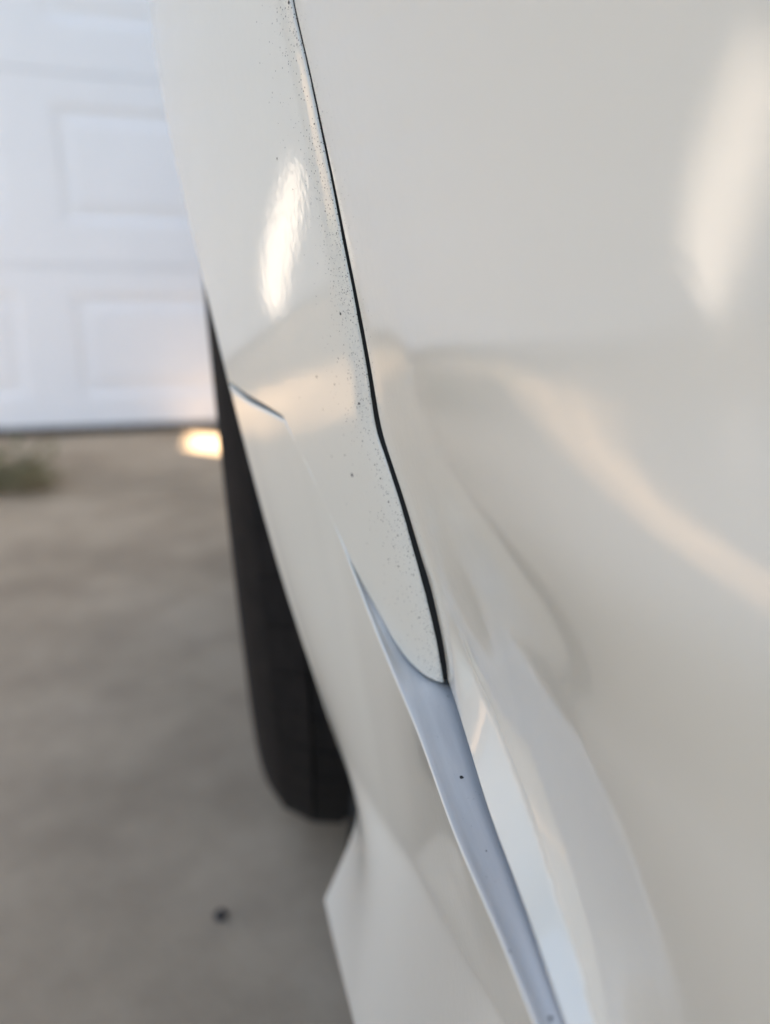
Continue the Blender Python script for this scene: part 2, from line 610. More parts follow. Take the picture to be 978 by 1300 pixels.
WY, WZ, WR, LR = 0.76, 0.372, 0.372, 0.425     # front wheel centre, tyre and arch radius

# character lines, measured on the car: (along, height from eye, outboard)
GAP = [(0.190, 0.56, 0.090), (0.222, 0.46, 0.036), (0.242, 0.35, 0.011), (0.2525, 0.22, 0.006), (0.2545, 0.13, 0.0115), (0.2522, 0.0729, 0.0206), (0.248, 0.0562, 0.024),
       (0.2446, 0.0392, 0.0274), (0.2418, 0.0237, 0.0305), (0.2399, 0.0086, 0.0333), (0.2378, -0.0085, 0.0366), (0.2365, -0.024, 0.0395), (0.236, -0.0388, 0.0421), (0.2360, -0.0480, 0.0435),
       (0.2353, -0.0530, 0.0445), (0.2342, -0.0562, 0.0456), (0.232, -0.0631, 0.0479), (0.229, -0.0743, 0.0513), (0.2265, -0.0874, 0.0548), (0.2242, -0.101, 0.0585), (0.2222, -0.1211, 0.0634), (0.2223, -0.1385, 0.067)]
TOP = [(0.2708, -0.0915, 0.0358), (0.263, -0.1052, 0.0408), (0.252, -0.122, 0.0466), (0.234, -0.1392, 0.0529), (0.203, -0.1478, 0.0562), (0.164, -0.1524, 0.0566),
       (0.134, -0.1528, 0.0574), (0.109, -0.1548, 0.0582), (0.03, -0.163, 0.0595), (-0.3, -0.175, 0.0600), (-1.42, -0.178, 0.0600)]
SLIT = [(0.3505, -0.0530, -0.0002), (0.3323, -0.0564, 0.0065), (0.3175, -0.0573, 0.012), (0.2959, -0.0583, 0.0203), (0.2888, -0.0658, 0.0243), (0.2823, -0.0739, 0.0281), (0.2763, -0.0825, 0.032)]
FLOW = [(0.2708, -0.0915, 0.0358), (0.2604, -0.109, 0.0435), (0.2498, -0.1228, 0.0508), (0.24, -0.1345, 0.0575), (0.2301, -0.1385, 0.0632), (0.2223, -0.1385, 0.067)]
FC = [0.01861, -0.37822, -0.12523, 0.46194, 0.46025, 0.22104, 0.40942, 0.40304]


def flank(y_, z_):
    """smooth skin of the front wing between arch and shut line"""
    y_ = np.asarray(y_, float) - 0.28
    z_ = np.asarray(z_, float)
    return FC[0] + FC[1] * y_ + FC[2] * z_ + FC[3] * y_ * y_ + FC[4] * y_ * z_ + FC[5] * z_ * z_ + FC[6] * y_ * y_ * z_ + FC[7] * y_ ** 3


def smooth01(t):
    t = np.clip(t, 0, 1)
    return t * t * (3 - 2 * t)


LIP_UP = np.array([(0.4489, 0.1245, -0.0308), (0.4071, 0.0718, -0.0239), (0.3783, 0.0219, -0.0160), (0.3704, 0.0049, -0.0121),
                   (0.3597, -0.0223, -0.0063), (0.3509, -0.0497, -0.0004), (0.56, 0.205, -0.037), (0.76, 0.257, -0.032), (0.95, 0.212, -0.015), (1.11, 0.08, 0.025), (1.17, -0.05, 0.06), (1.18, -0.2, 0.08)])
LIP_LOW = [(0.3505, -0.0530, -0.0002), (0.3413, -0.0922, 0.0083), (0.3354, -0.1465, 0.0212), (0.3350, -0.2007, 0.0360), (0.3365, -0.2444, 0.0485), (0.338, -0.2700, 0.0565)]

# ---- fender -------------------------------------------------------
NU, NV = 300, 120
v = np.linspace(0, 1, NV)
tt = np.linspace(0, 1, NU)
A0, A1 = 164.3, -16.0
lip_ang = A0 + (A1 - A0) * (0.45 * tt + 0.55 * tt ** 2.4)
la = np.degrees(np.arctan2(LIP_UP[:, 1] + EYE - WZ, LIP_UP[:, 0] - WY))
lip_fit = np.polynomial.Polynomial.fit(la, LIP_UP[:, 2], 5)
inner = np.stack([WY + LR * np.cos(np.radians(lip_ang)), WZ + LR * np.sin(np.radians(lip_ang)) - EYE, lip_fit(lip_ang)], 1)
GA = np.array(GAP)
gap_fit = np.polynomial.Polynomial.fit(GA[2:, 1], GA[2:, 2], 5)
g_yz = spline(GA[::-1, :2], 500)
gxv = gap_fit(g_yz[:, 1])
gxv = gxv + (flank(g_yz[:, 0], g_yz[:, 1]) - gxv) * (1 - smooth01((g_yz[:, 1] - 0.07) / 0.10))
gxv = np.where(g_yz[:, 1] > 0.35, np.interp(g_yz[:, 1], [0.35, 0.46, 0.56], [gap_fit(0.35), 0.030, 0.085]), gxv)
g_low = np.concatenate([g_yz, gxv[:, None]], 1)            # shut line, bottom to top: y, dz, x
t_line = spline(np.array([(0.180, 0.56, 0.085), (0.5, 0.535, 0.10), (0.9, 0.50, 0.13), (1.2, 0.42, 0.17), (1.38, 0.30, 0.20), (1.44, 0.12, 0.19), (1.40, -0.1, 0.16), (1.36, -0.16, 0.14)]), 300)
tg = np.clip(tt / 0.62, 0, 1)
tl = np.clip((tt - 0.62) / 0.38, 0, 1)
wg = np.where(tt <= 0.62, 1, 0)[:, None]
outer = wg * lin(g_low, tg ** 1.25) + (1 - wg) * lin(t_line, tl)
low = spline(np.array(SLIT[:4]), 50)
low2 = spline(np.array(SLIT[3:] + FLOW), 160)
bot = lin(np.concatenate([low, low2[1:]]), v)
open_ = 0.0030 * (1 - np.clip((v - 0.02) / 0.36, 0, 1) ** 3) + 0.0002      # the slit by the arch closes to a hairline
bot[:, 1] += np.where(v < 0.385, open_, -0.0004)
bot[0] = inner[0]
bot[0, 1] += 0.0
bot[-1] = outer[0]
end = lin(np.array([inner[-1], outer[-1]]), v)
sv = (1 - (1 - v) ** 1.25)
sv = sv[None, :, None]
ub = ((1 - tt) ** 3.0)[:, None, None]
lerp_b = (1 - sv) * bot[0] + sv * bot[-1]
FP = (1 - sv) * inner[:, None] + sv * outer[:, None] + ub * (bot[None] - lerp_b)
vl = v[None, :, None]
lerp_l = (1 - vl) * bot[0] + vl * bot[-1]
FL_ = (1 - vl) * inner[:, None] + vl * outer[:, None] + ub * (bot[None] - lerp_l)
FP[..., :2] = FL_[..., :2]
FP[..., 2] -= (0.012 * np.sin(math.pi * np.clip((tt - 0.35) / 0.65, 0, 1)))[:, None] * np.sin(math.pi * v)[None]
wv = (1 - smooth01((FP[..., 0] - 0.44) / 0.2)) * (1 - smooth01((FP[..., 1] - 0.13) / 0.12))
FP[..., 2] += wv * (flank(FP[..., 0], FP[..., 1]) - FP[..., 2])
g_fine = np.stack([np.interp(np.linspace(0, 1, 800), np.linspace(0, 1, len(g_low)), g_low[:, k]) for k in range(2)], 1)


def to_shut(Q):
    return np.stack([np.sqrt(((r_[:, None] - g_fine[None]) ** 2).sum(-1)).min(1) for r_ in Q[..., :2]])


dist = to_shut(FP)
FP[..., 2] += 0.0012 * np.clip(1 - dist / 0.0072, 0, 1) ** 2       # the edge rolls in towards the shut line
P = np.stack([FP[..., 2] - CX, FP[..., 0], FP[..., 1] + EYE], -1)


def hem(P, side, r=0.0016, depth=0.012, attr=None, fill=None, steps=4):
    """fold an edge of the grid inwards (towards +x) with a small radius; side 0/1 = first/last column, 2/3 = first/last row"""
    Q = P if side < 2 else P.transpose(1, 0, 2)
    A = None if attr is None else (attr if side < 2 else attr.T)
    if side % 2 == 0:
        e0, e1 = Q[:, 0], Q[:, 1]
    else:
        e0, e1 = Q[:, -1], Q[:, -2]
    out = e0 - e1
    ln = np.maximum(np.linalg.norm(out, axis=1, keepdims=True), 1e-9)
    sup = e0 - out * np.minimum(0.00025 / ln, 0.5)      # holding row, so the fold does not shade the skin
    out = out.copy()
    out[:, 0] = 0
    out = out / np.maximum(np.linalg.norm(out, axis=1, keepdims=True), 1e-9)
    inn = np.array([1.0, 0, 0])
    rows = [sup, e0]
    for i in range(1, steps + 1):
        a = math.pi / 2 * i / steps
        rows.append(e0 + out * r * math.sin(a) + inn * r * (1 - math.cos(a)))
    rows.append(e0 + out * r + inn * depth)
    rows = np.stack(rows, 1)
    n_new = rows.shape[1]
    if A is not None:
        edge = A[:, 0] if side % 2 == 0 else A[:, -1]
        if fill is not None:
            edge = np.full_like(edge, fill)
        ea = np.repeat(edge[:, None], n_new, 1)
    if side % 2 == 0:
        Q = np.concatenate([rows[:, ::-1], Q[:, 1:]], 1)
        A = None if A is None else np.concatenate([ea, A[:, 1:]], 1)
    else:
        Q = np.concatenate([Q[:, :-1], rows], 1)
        A = None if A is None else np.concatenate([A[:, :-1], ea], 1)
    if side >= 2:
        Q = Q.transpose(1, 0, 2)
        A = None if A is None else A.T
    return Q if attr is None else (Q, A)


P2, d2 = hem(P, 1, 0.0007, 0.0010, dist)
P2, d2 = hem(P2, 0, 0.0025, 0.022, d2)
P2, d2 = hem(P2, 2, 0.0004, 0.006, d2)
fender = grid('fender', P2, M['paint_edge'], CAR, flip=False, attr=d2)

# ---- front door -----------------------------------------------------
R1P = np.array([(0.209, -0.0535), (0.185, -0.0517), (0.152, -0.0495), (0.11, -0.0439), (0.085, -0.0404), (0.0585, -0.0350), (0.03, -0.0315), (-0.3, -0.028), (-1, -0.028)])
_f = np.array([1.0, 1.0, 1.005, 1.015, 1.03, 1.034, 1.034, 1.034, 1.034, 1.034, 1.034, 1.03, 1.0, 1.0, 1.0])[:, None]
R2P = np.array([(0.2085, -0.0560), (0.2055, -0.0750), (0.2022, -0.0890), (0.200, -0.0988), (0.1955, -0.1075), (0.188, -0.1146), (0.174, -0.1193), (0.162, -0.1241), (0.145, -0.1285), (0.128, -0.1326), (0.113, -0.1360),
                (0.0975, -0.1408), (0.05, -0.154), (-0.3, -0.166), (-1, -0.166)]) * _f
R1C = spline(R1P, 500)[::-1]
R2C = np.concatenate([spline(R2P[:13], 500), R2P[13:]])[::-1]
BOTC = np.array([(0.2172, -0.1347, 0.0682), (0.1875, -0.1366, 0.0659), (0.157, -0.1421, 0.0647), (0.137, -0.1434, 0.0638), (0.12, -0.1455, 0.0631), (0.104, -0.1494, 0.0629), (0.05, -0.158, 0.0640), (-0.3, -0.172, 0.0655), (-1, -0.172, 0.0655)])
BOTC = np.concatenate([spline(BOTC[:7], 300), BOTC[7:]])[::-1]


def shut_pt(p):
    """door edge opposite a shut-line point: set back along the car and a little inboard"""
    lowf = float(smooth01((0.10 - p[1]) / 0.22))
    return [p[0] - 0.0038 - 0.0014 * lowf, p[1], p[2] + 0.0019 + 0.0017 * lowf]


base = [shut_pt(p) for p in g_low[::14]]
# body side behind the shut line (along, height, outboard)
for yv, xs_ in ((0.18, (.069, .0115, .006, .0157, .0258, .0389, .0464, .0512)), (0.133, (.069, .0138, .0085, .0190, .0290, .0422, .0477, .0507)), (0.094, (.069, .016, .0095, .0205, .0305, .0449, .0489, .0505)),
                (0.035, (.069, .0184, .0130, .0245, .0340, .0486, .0503, .0506)), (-0.29, (.069, .0253, .0253, .038, .041, .0508, .052, .0522)), (-0.6, (.069, .0253, .0253, .038, .041, .0508, .052, .0522)), (-0.86, (.069, .0253, .0253, .038, .041, .0508, .052, .0522))):
    r1 = np.interp(yv, R1C[:, 0], R1C[:, 1])
    for dz, xv in zip((.52, .40, .24, .138, .074, .005, -.024, r1), xs_):
        base.append([yv, dz, xv])
for p in ((0.200, -0.0988, 0.0642), (0.1944, -0.1185, 0.0739), (0.1675, -0.1283, 0.0745), (0.1324, -0.1371, 0.0705), (0.1008, -0.1456, 0.0671), (0.05, -0.154, 0.0665), (-0.3, -0.166, 0.068), (-0.86, -0.166, 0.068)):
    base.append(list(p))
base = np.array(base)
SD = TPS(base, 2e-4)
PW = [(i, j) for i in range(4) for j in range(6) if i + j <= 5]


def pterms(yv, dz):
    a_, b_ = (yv - 0.1) / 0.15, dz / 0.15
    return np.stack([a_ ** i * b_ ** j for i, j in PW], -1)


near = (base[:, 0] > -0.4) & (base[:, 1] < 0.15)
bn = base[near]
wt = np.where(bn[:, 0] > 0.205, 0.7, 2.5)
wt = np.where(bn[:, 1] > 0.1, 0.4, wt)
wt = np.where(bn[:, 0] < -0.1, 0.35, wt)
Am = pterms(bn[:, 0], bn[:, 1]) * wt[:, None]
PC = np.linalg.solve(Am.T @ Am + 1e-4 * np.eye(len(PW)), Am.T @ (bn[:, 2] * wt))
pres = pterms(bn[:, 0], bn[:, 1]) @ PC - bn[:, 2]


def base_x(yv, dz):
    return pterms(yv, dz) @ PC


def door_x(yz):
    yv, dz = yz[..., 0], yz[..., 1]
    r1 = np.interp(yv, R1C[:, 0], R1C[:, 1])
    r2 = np.interp(yv, R2C[:, 0], R2C[:, 1])
    far = SD(yz)
    wp = (1 - smooth01((dz - 0.11) / 0.10)) * smooth01((yv + 0.30) / 0.25)
    x_ = far + wp * (base_x(yv, dz) - far)
    # the skin hollows slightly above the shoulder line behind the shut line, and leans out higher up
    wr = 1 - smooth01((yv - 0.05) / 0.13)
    dm = r1 + 0.004 * np.logaddexp(0, (dz - r1) / 0.004)
    x_ = x_ - 0.075 * wr * 0.007 * (np.logaddexp(0, (-0.006 - dm) / 0.007))
    x_ = x_ - 0.024 * wr * 0.008 * np.logaddexp(0, (np.minimum(dz, 0.11) + 0.010) / 0.008)
    x_ = x_ + 0.10 * np.maximum(0.20 - np.maximum(yv, -0.02), 0) ** 2 * smooth01((dz - r1 + 0.004) / 0.03)
    # pocket pressed in between shoulder line and lower line
    dep = 0.0032 * smooth01((0.2085 - yv) / 0.10)
    x_ = x_ + dep * smooth01((r1 + 0.004 - dz) / 0.034) * (1 - np.exp(-((np.maximum(dz - r2, 0)) / 0.030) ** 2))
    # facet below the lower line runs straight out to the bottom edge
    wy = smooth01((yv + 0.30) / 0.25)
    x2 = base_x(yv, r2) * wy + (1 - wy) * 0.068
    xb = np.interp(yv, BOTC[:, 0], BOTC[:, 2])
    zb = np.interp(yv, BOTC[:, 0], BOTC[:, 1])
    f = np.clip((r2 - dz) / np.maximum(r2 - zb, 1e-4), 0, 1.3)
    flat = x2 + (xb - x2) * f
    wf = smooth01((0.2035 - yv) / 0.011)
    xe = base_x(yv, zb) * wy + (1 - wy) * xb
    xc_ = x_ + (xb - xe) * smooth01((-0.095 - dz) / (-0.095 - zb))
    x_ = np.where(dz < r2, xc_ + wf * (flat - xc_), x_ + (1 - wf) * (xc_ - x_))
    return x_ - 0.00040 * wf * np.exp(-((dz - r2) / 0.0009) ** 2)


uu = np.concatenate([np.linspace(0, 0.24, 250), np.linspace(0.24, 1, 50)[1:]])
vv = np.concatenate([np.linspace(0, 0.62, 50), np.linspace(0.62, 1, 290)[1:]])
gl = np.array([shut_pt(p) for p in g_low[::-1]])[:, :2]
gl = gl[(gl[:, 1] <= 0.52)]
gl = np.concatenate([gl[gl[:, 1] > -0.1345], [[0.2172, -0.1347]]])
left = lin(gl, vv)
right = np.stack([np.full(len(vv), -0.86), 0.52 + (-0.172 - 0.52) * vv], 1)
yb = 0.2172 + (-0.86 - 0.2172) * uu
botc = np.stack([yb, np.interp(yb, BOTC[:, 0], BOTC[:, 1])], 1)
topd = np.stack([left[0, 0] + (-0.86 - left[0, 0]) * uu, np.full(len(uu), 0.52)], 1)
U_, V_ = uu[:, None, None], vv[None, :, None]
DY = ((1 - V_) * topd[:, None] + V_ * botc[:, None] + (1 - U_) * left[None] + U_ * right[None]
      - ((1 - U_) * (1 - V_) * topd[0] + U_ * (1 - V_) * topd[-1] + (1 - U_) * V_ * botc[0] + U_ * V_ * botc[-1]))
# the front edge follows the shut line exactly
D = np.concatenate([DY, door_x(DY)[..., None]], -1)
gl3 = np.array([shut_pt(p) for p in g_low])
dl = np.interp(left[:, 1], gl3[:, 1], gl3[:, 2]) - D[0, :, 2]
kk = np.exp(-np.arange(-24, 25) ** 2 / (2 * 8.0 ** 2))
dl = np.convolve(np.pad(dl, 24, mode='edge'), kk / kk.sum(), 'valid')
D[..., 2] += dl[None] * (1 - smooth01(np.abs(D[..., 0] - left[None, :, 0]) / 0.07))
Pd = np.stack([D[..., 2] - CX, D[..., 0], D[..., 1] + EYE], -1)
dd = to_shut(D)
Pd2, dd2 = hem(Pd, 2, 0.0014, 0.014, dd)
Pd2, dd2 = hem(Pd2, 1, 0.0012, 0.012, dd2)
Pd2, dd2 = hem(Pd2, 3, 0.0014, 0.014, dd2)
door = grid('front_door', Pd2, M['paint_edge'], CAR, flip=True, attr=dd2 * 1.1)

# ---- sill: outer face, flare and the ledge below door and fender ------
topc = np.concatenate([spline(np.array(SLIT[:4]), 40), spline(np.array(SLIT[3:] + TOP), 400)[1:]])
FLT = [(0.338, -0.2700, 0.0565), (0.305, -0.2618, 0.0612), (0.258, -0.2489, 0.0678), (0.215, -0.2327, 0.0687), (0.17, -0.2108, 0.0664), (0.135, -0.1950, 0.0655),
       (0.06, -0.195, 0.0670), (-0.3, -0.205, 0.068), (-1.42, -0.21, 0.068)]
BOT = [(0.345, -0.355, 0.0411), (0.30, -0.352, 0.0432), (0.262, -0.3489, 0.0453), (0.15, -0.346, 0.048), (-0.3, -0.345, 0.049), (-1.42, -0.345, 0.049)]
FLT = [FLT[0]] + [tuple(q * 0.965 for q in p_) for p_ in FLT[1:6]] + FLT[6:]
NS = 520
st = np.linspace(0, 1, NS)
T_ = lin(topc, 0.0 + st ** 2.1)
# matched stations: by y of the top line
yy = T_[:, 0]


def by_y(Pts, yq):
    s = spline(np.array(Pts), 800)
    o_ = np.argsort(s[:, 0])
    return np.stack([yq, np.interp(yq, s[o_, 0], s[o_, 1]), np.interp(yq, s[o_, 0], s[o_, 2])], 1)


F_ = by_y(FLT, np.clip(yy, -1.42, 0.338))
B_ = by_y(BOT, np.clip(yy, -1.42, 0.345))
# front end follows the arch lip
lipc = spline(np.array(LIP_LOW), 60)
tipc = spline(np.array([(0.338, -0.2700, 0.0565), (0.3385, -0.2889, 0.0590), (0.342, -0.3187, 0.0535), (0.345, -0.355, 0.0411)]), 40)
nf, nb = 100, 70
face = np.zeros((NS, nf + nb - 1, 3))
vf = np.linspace(0, 1, nf)
vb = np.linspace(0, 1, nb)
for i in range(NS):
    t0, f0, b0 = T_[i], F_[i], B_[i]
    # slightly crowned upper face, concave flare below
    mid = 0.5 * (t0 + f0) + np.array([0, 0, -0.0008])
    m2 = 0.5 * (f0 + b0) + np.array([0, 0.0, 0.0020])
    q = np.concatenate([t0 + (f0 - t0) * vf[:, None], (f0 + (b0 - f0) * vb[:, None])[1:]])
    for _ in range(14):
        q[1:-1] = (q[:-2] + 2 * q[1:-1] + q[2:]) / 4
    face[i] = q
lipfull = lin(spline(np.array(LIP_LOW[:-1] + [(0.3375, -0.2660, 0.0553), (0.3385, -0.2830, 0.0590), (0.3395, -0.2990, 0.0582), (0.342, -0.3187, 0.0535), (0.345, -0.355, 0.0411)]), 300), np.linspace(0, 1, nf + nb - 1))
# blend the front to the measured lip
w = np.clip(1 - (0.350 - yy) / 0.085, 0, 1)[:, None, None]
w = w * w * (3 - 2 * w)
face = face + w * (lipfull - face[0])[None]
face[..., 0] = np.minimum(face[..., 0], 0.352)
# ledge: starts where the slit line ends, runs under the fender and door edges
k_led = int(np.argmin(np.abs(yy - 0.2708)))
flow = np.concatenate([spline(np.array(FLOW), 120), BOTC[::-1]])
inn = np.zeros((NS, 3))
so = np.argsort(flow[:, 0])
inn[:, 0] = yy
inn[:, 1] = np.interp(yy, flow[so, 0], flow[so, 1])
inn[:, 2] = np.interp(yy, flow[so, 0], flow[so, 2])
led = []
wl = np.clip((0.27 - yy) / 0.05, 0, 1)
for i in range(NS):
    e, n_ = face[i, 0], inn[i].copy()
    n_[1] = min(n_[1], e[1] + 0.004)
    width = max(n_[2] - e[2], 0.0)
    # rounded nose (0.7 mm), then a shallow dish going inboard below the panels
    r = 0.0007
    pts = [e + [0, r * (1 - math.cos(a)) * 0.3 + r * math.sin(a) * 0.6, r * (1 - math.cos(a))] for a in (0.5, 1.0, 1.57)]
    base = pts[-1]
    rowp = list(pts)
    for s in (0.15, 0.35, 0.6, 0.85, 1.0, 1.25):
        p = base.copy()
        p[2] = base[2] + s * max(width, 0.002)
        p[1] = base[1] + (n_[1] - 0.0030 - base[1]) * (s ** 0.8) - 0.0006 * math.sin(math.pi * min(s, 1))
        rowp.append(p)
    p = rowp[-1].copy()
    p[2] += 0.012
    p[1] -= 0.004
    rowp.append(p)
    led.append(np.array(rowp)[::-1])
led = np.array(led)
S_all = np.concatenate([led, face], 1)
hide = yy > 0.2708                             # ahead of the ledge the top edge simply folds in behind the fender
for i in np.where(hide)[0]:
    e = face[i, 0]
    for j in range(led.shape[1]):
        f = (led.shape[1] - j) / led.shape[1]
        S_all[i, j] = e + np.array([0, -0.0010 * f, 0.010 * f + 0.0004])
Ps = np.stack([S_all[..., 2] - CX, S_all[..., 0], S_all[..., 1] + EYE], -1)
nl = led.shape[1] - 2                          # the nose of the edge stays with the painted face
Pf = hem(Ps[:, nl:], 2, 0.0022, 0.030)
Pf = hem(Pf, 1, 0.0012, 0.030)
sill = grid('sill_panel', Pf, M['paint'], CAR, flip=True)
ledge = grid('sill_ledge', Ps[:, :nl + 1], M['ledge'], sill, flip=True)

# black strip standing in for the dark void inside the shut line
gs = g_low[::4]
SLP = np.array([[(p[2] + q[0] - CX, p[0] + q[1], p[1] + EYE) for q in ((0.0024, 0.0004), (0.0042, 0.0004), (0.0060, 0.0), (0.0100, -0.004), (0.0120, -0.012))] for p in gs])
grid('gap_shade_strip', SLP, M['seal'], CAR)

# dark inner wing and arch liner
ang = np.radians(np.linspace(205, -25, 60))
lx = np.linspace(0, 1, 10)
LN = np.zeros((60, 10, 3))
for i, a_ in enumerate(ang):
    rr = LR + 0.012
    for j, q in enumerate(lx):
        LN[i, j] = (0.035 + 0.30 * q - CX, WY + rr * math.cos(a_), max(WZ + rr * math.sin(a_), 0.20))
LN[:12, :, 0] += 0.02
grid('arch_liner', LN, M['liner'], CAR)
MB().box(-0.81, 0.81, -2.75, 0.30, 0.215, 0.36, 0.03).box(-0.60, 0.60, 0.30, 1.52, 0.22, 0.42, 0.03).box(-0.78, 0.78, -1.35, 0.14, 0.36, 0.9, 0.05).build('floor_pan', M['liner'], CAR)


# ---- wheels --------------------------------------------------------------
def lathe(prof, n, closed=False):
    prof = np.asarray(prof)
    an = np.linspace(0, 2 * math.pi, n, endpoint=False)
    V = [(p[0], p[1] * math.cos(q), p[1] * math.sin(q)) for q in an for p in prof]
    k = len(prof)
    F = []
    for i in range(n):
        for j in range(k - 1):
            F.append((i * k + j, i * k + j + 1, ((i + 1) % n) * k + j + 1, ((i + 1) % n) * k + j))
    return V, F


def make_wheel():
    """wheel whose outer side faces -x; origin at its centre"""
    w = empty('wheel', (0, 0, 0), CAR)
    hw = 0.112
    R0 = WR - 0.009
    prof = [(-hw + 0.018, 0.245), (-hw + 0.004, 0.262), (-hw - 0.003, 0.285), (-hw - 0.004, 0.305), (-hw + 0.001, 0.328), (-hw + 0.005, R0 - 0.026), (-hw + 0.018, R0 - 0.009), (-hw + 0.040, R0 - 0.002),
            (-0.03, R0), (0.03, R0), (hw - 0.040, R0 - 0.002), (hw - 0.018, R0 - 0.009), (hw - 0.005, R0 - 0.026), (hw - 0.001, 0.328), (hw + 0.004, 0.305), (hw + 0.003, 0.285), (hw - 0.004, 0.262), (hw - 0.018, 0.245)]
    sp = spline(np.array(prof), 60)
    V, F = lathe(sp, 96)
    # tread blocks: two shoulder rows, two centre ribs cut by sipes
    def block(x0, x1, a0, a1, r0, r1, drop0=0.0, drop1=0.0, skew=0.0):
        b = len(V)
        for (x, dr, sk) in ((x0, drop0, 0), (x1, drop1, skew)):
            for aa in (a0 + sk, a1 + sk):
                for r in (r0 - dr, r1 - dr):
                    V.append((x, r * math.cos(aa), r * math.sin(aa)))
        F.extend([(b, b + 1, b + 3, b + 2), (b + 4, b + 6, b + 7, b + 5), (b, b + 4, b + 5, b + 1), (b + 2, b + 3, b + 7, b + 6), (b + 1, b + 5, b + 7, b + 3), (b, b + 2, b + 6, b + 4)])
    nb_ = 66
    for i in range(nb_):
        a0 = 2 * math.pi * i / nb_
        da = 2 * math.pi / nb_
        for sgn in (-1, 1):
            block(sgn * (hw - 0.012), sgn * (hw - 0.034), a0, a0 + da * 0.96, R0 - 0.012, R0 + 0.009, 0.021, 0.006, 0.012 * sgn)
            block(sgn * (hw - 0.036), sgn * (hw - 0.060), a0 + 0.010 * sgn, a0 + da * 0.96 + 0.010 * sgn, R0 - 0.012, R0 + 0.009, 0.005, 0.000, 0.010)
            block(sgn * (hw - 0.068), sgn * (hw - 0.098), a0 + 0.02 * sgn, a0 + da * 0.97 + 0.02 * sgn, R0 - 0.012, R0 + 0.009, 0, 0, 0.02)
    t = mesh_obj('tyre', V, F, M['rubber'], w, smooth=False)
    rp = [(-hw + 0.020, 0.250), (-hw + 0.010, 0.246), (-hw + 0.014, 0.236), (-hw + 0.045, 0.226), (0.02, 0.215), (hw - 0.02, 0.235), (hw - 0.018, 0.250)]
    V2, F2 = lathe(spline(np.array(rp), 30), 72)
    rb = mesh_obj('rim', V2, F2, M['alloy'], w)
    b = MB()
    for k in range(5):
        a_ = 2 * math.pi * k / 5
        c_, s_ = math.cos(a_), math.sin(a_)
        for off in (-0.022, 0.022):
            b.tube([(-hw + 0.035, 0.03 * c_ - off * s_, 0.03 * s_ + off * c_), (-hw + 0.022, 0.13 * c_ - off * 1.4 * s_, 0.13 * s_ + off * 1.4 * c_), (-hw + 0.026, 0.235 * c_ - off * 1.8 * s_, 0.235 * s_ + off * 1.8 * c_)], [0.020, 0.014, 0.013], 8)
    b.tube([(-hw + 0.018, 0, 0), (-hw + 0.06, 0, 0)], [0.035, 0.05], 20)
    b.build('spokes', M['alloy'], w, True)
    V3, F3 = lathe([(-0.02, 0.001), (-0.02, 0.16), (0.01, 0.16), (0.01, 0.001)], 40)
    mesh_obj('brake_disc', V3, F3, M['alloy'], w, smooth=False)
    return w


W0 = make_wheel()
W0.location = (0.1120 - CX, WY, WZ)
W0.rotation_euler = (0, RAD(-3.4), 0)


def copy_tree(o, parent):
    c_ = o.copy()
    COL.objects.link(c_)
    c_.parent = parent
    for ch in list(o.children):
        copy_tree(ch, c_)
    return c_


w1 = copy_tree(W0, CAR)
w1.location = (0.145 - CX, WY - 2.70, WZ)
w1.rotation_euler = (0, 0, 0)
for y_ in (WY, WY - 2.70):
    w1 = copy_tree(W0, CAR)
    w1.location = (CX - 0.145, y_, WZ)
    w1.rotation_euler = (0, 0, math.pi)

# ---- the rest of the body, behind and above the frame ---------------------
prof_rear = [(float(p_[1]), float(p_[2])) for p_ in D[-1, ::8]]


def side_strip(y0, y1, n, bulge, arch=None):
    q = spline(np.array([(0, a_, b_) for a_, b_ in prof_rear]), 60)
    ys = np.linspace(y0, y1, n)
    out = np.zeros((n, 60, 3))
    for i, yv in enumerate(ys):
        zlow = prof_rear[-1][0]
        if arch:
            d_ = abs(yv - arch[0])
            if d_ < LR:
                zlow = max(zlow, WZ + math.sqrt(LR ** 2 - d_ ** 2) - EYE)
        zs = np.linspace(0.52, zlow, 60)
        xs = np.interp(-zs, -q[:, 1], q[:, 2]) + bulge(yv)
        out[i, :, 0] = xs - CX
        out[i, :, 1] = yv
        out[i, :, 2] = zs + EYE
    return out


tail = lambda yv: 0.0 if yv > -2.2 else 0.35 * (-(yv + 2.2)) ** 2
rd = hem(hem(side_strip(-0.866, -1.56, 40, lambda yv: 0.0), 2), 3)
rear_door = grid('rear_door', rd, M['paint'], CAR, flip=True)
qp = hem(side_strip(-1.566, -2.80, 120, tail, (WY - 2.70,)), 2)
quarter = grid('quarter_panel', qp, M['paint'], CAR, flip=True)
h_ = MB().tube([(0.012 - CX, -0.62, 0.90), (-0.022 - CX, -0.64, 0.905), (-0.024 - CX, -0.78, 0.907), (0.012 - CX, -0.80, 0.905)], 0.010, 10).build('handle', M['paint'], door, True)
h2 = MB().tube([(0.012 - CX, -1.32, 0.90), (-0.022 - CX, -1.34, 0.905), (-0.024 - CX, -1.48, 0.907), (0.012 - CX, -1.50, 0.905)], 0.010, 10).build('handle', M['paint'], rear_door, True)
# mirror the left flank to the far side
for src in (fender, sill, door, rear_door, quarter):
    c_ = src.copy()
    COL.objects.link(c_)
    c_.scale.x = -1
    for ch in list(src.children):
        k_ = ch.copy()
        COL.objects.link(k_)
        k_.parent = c_
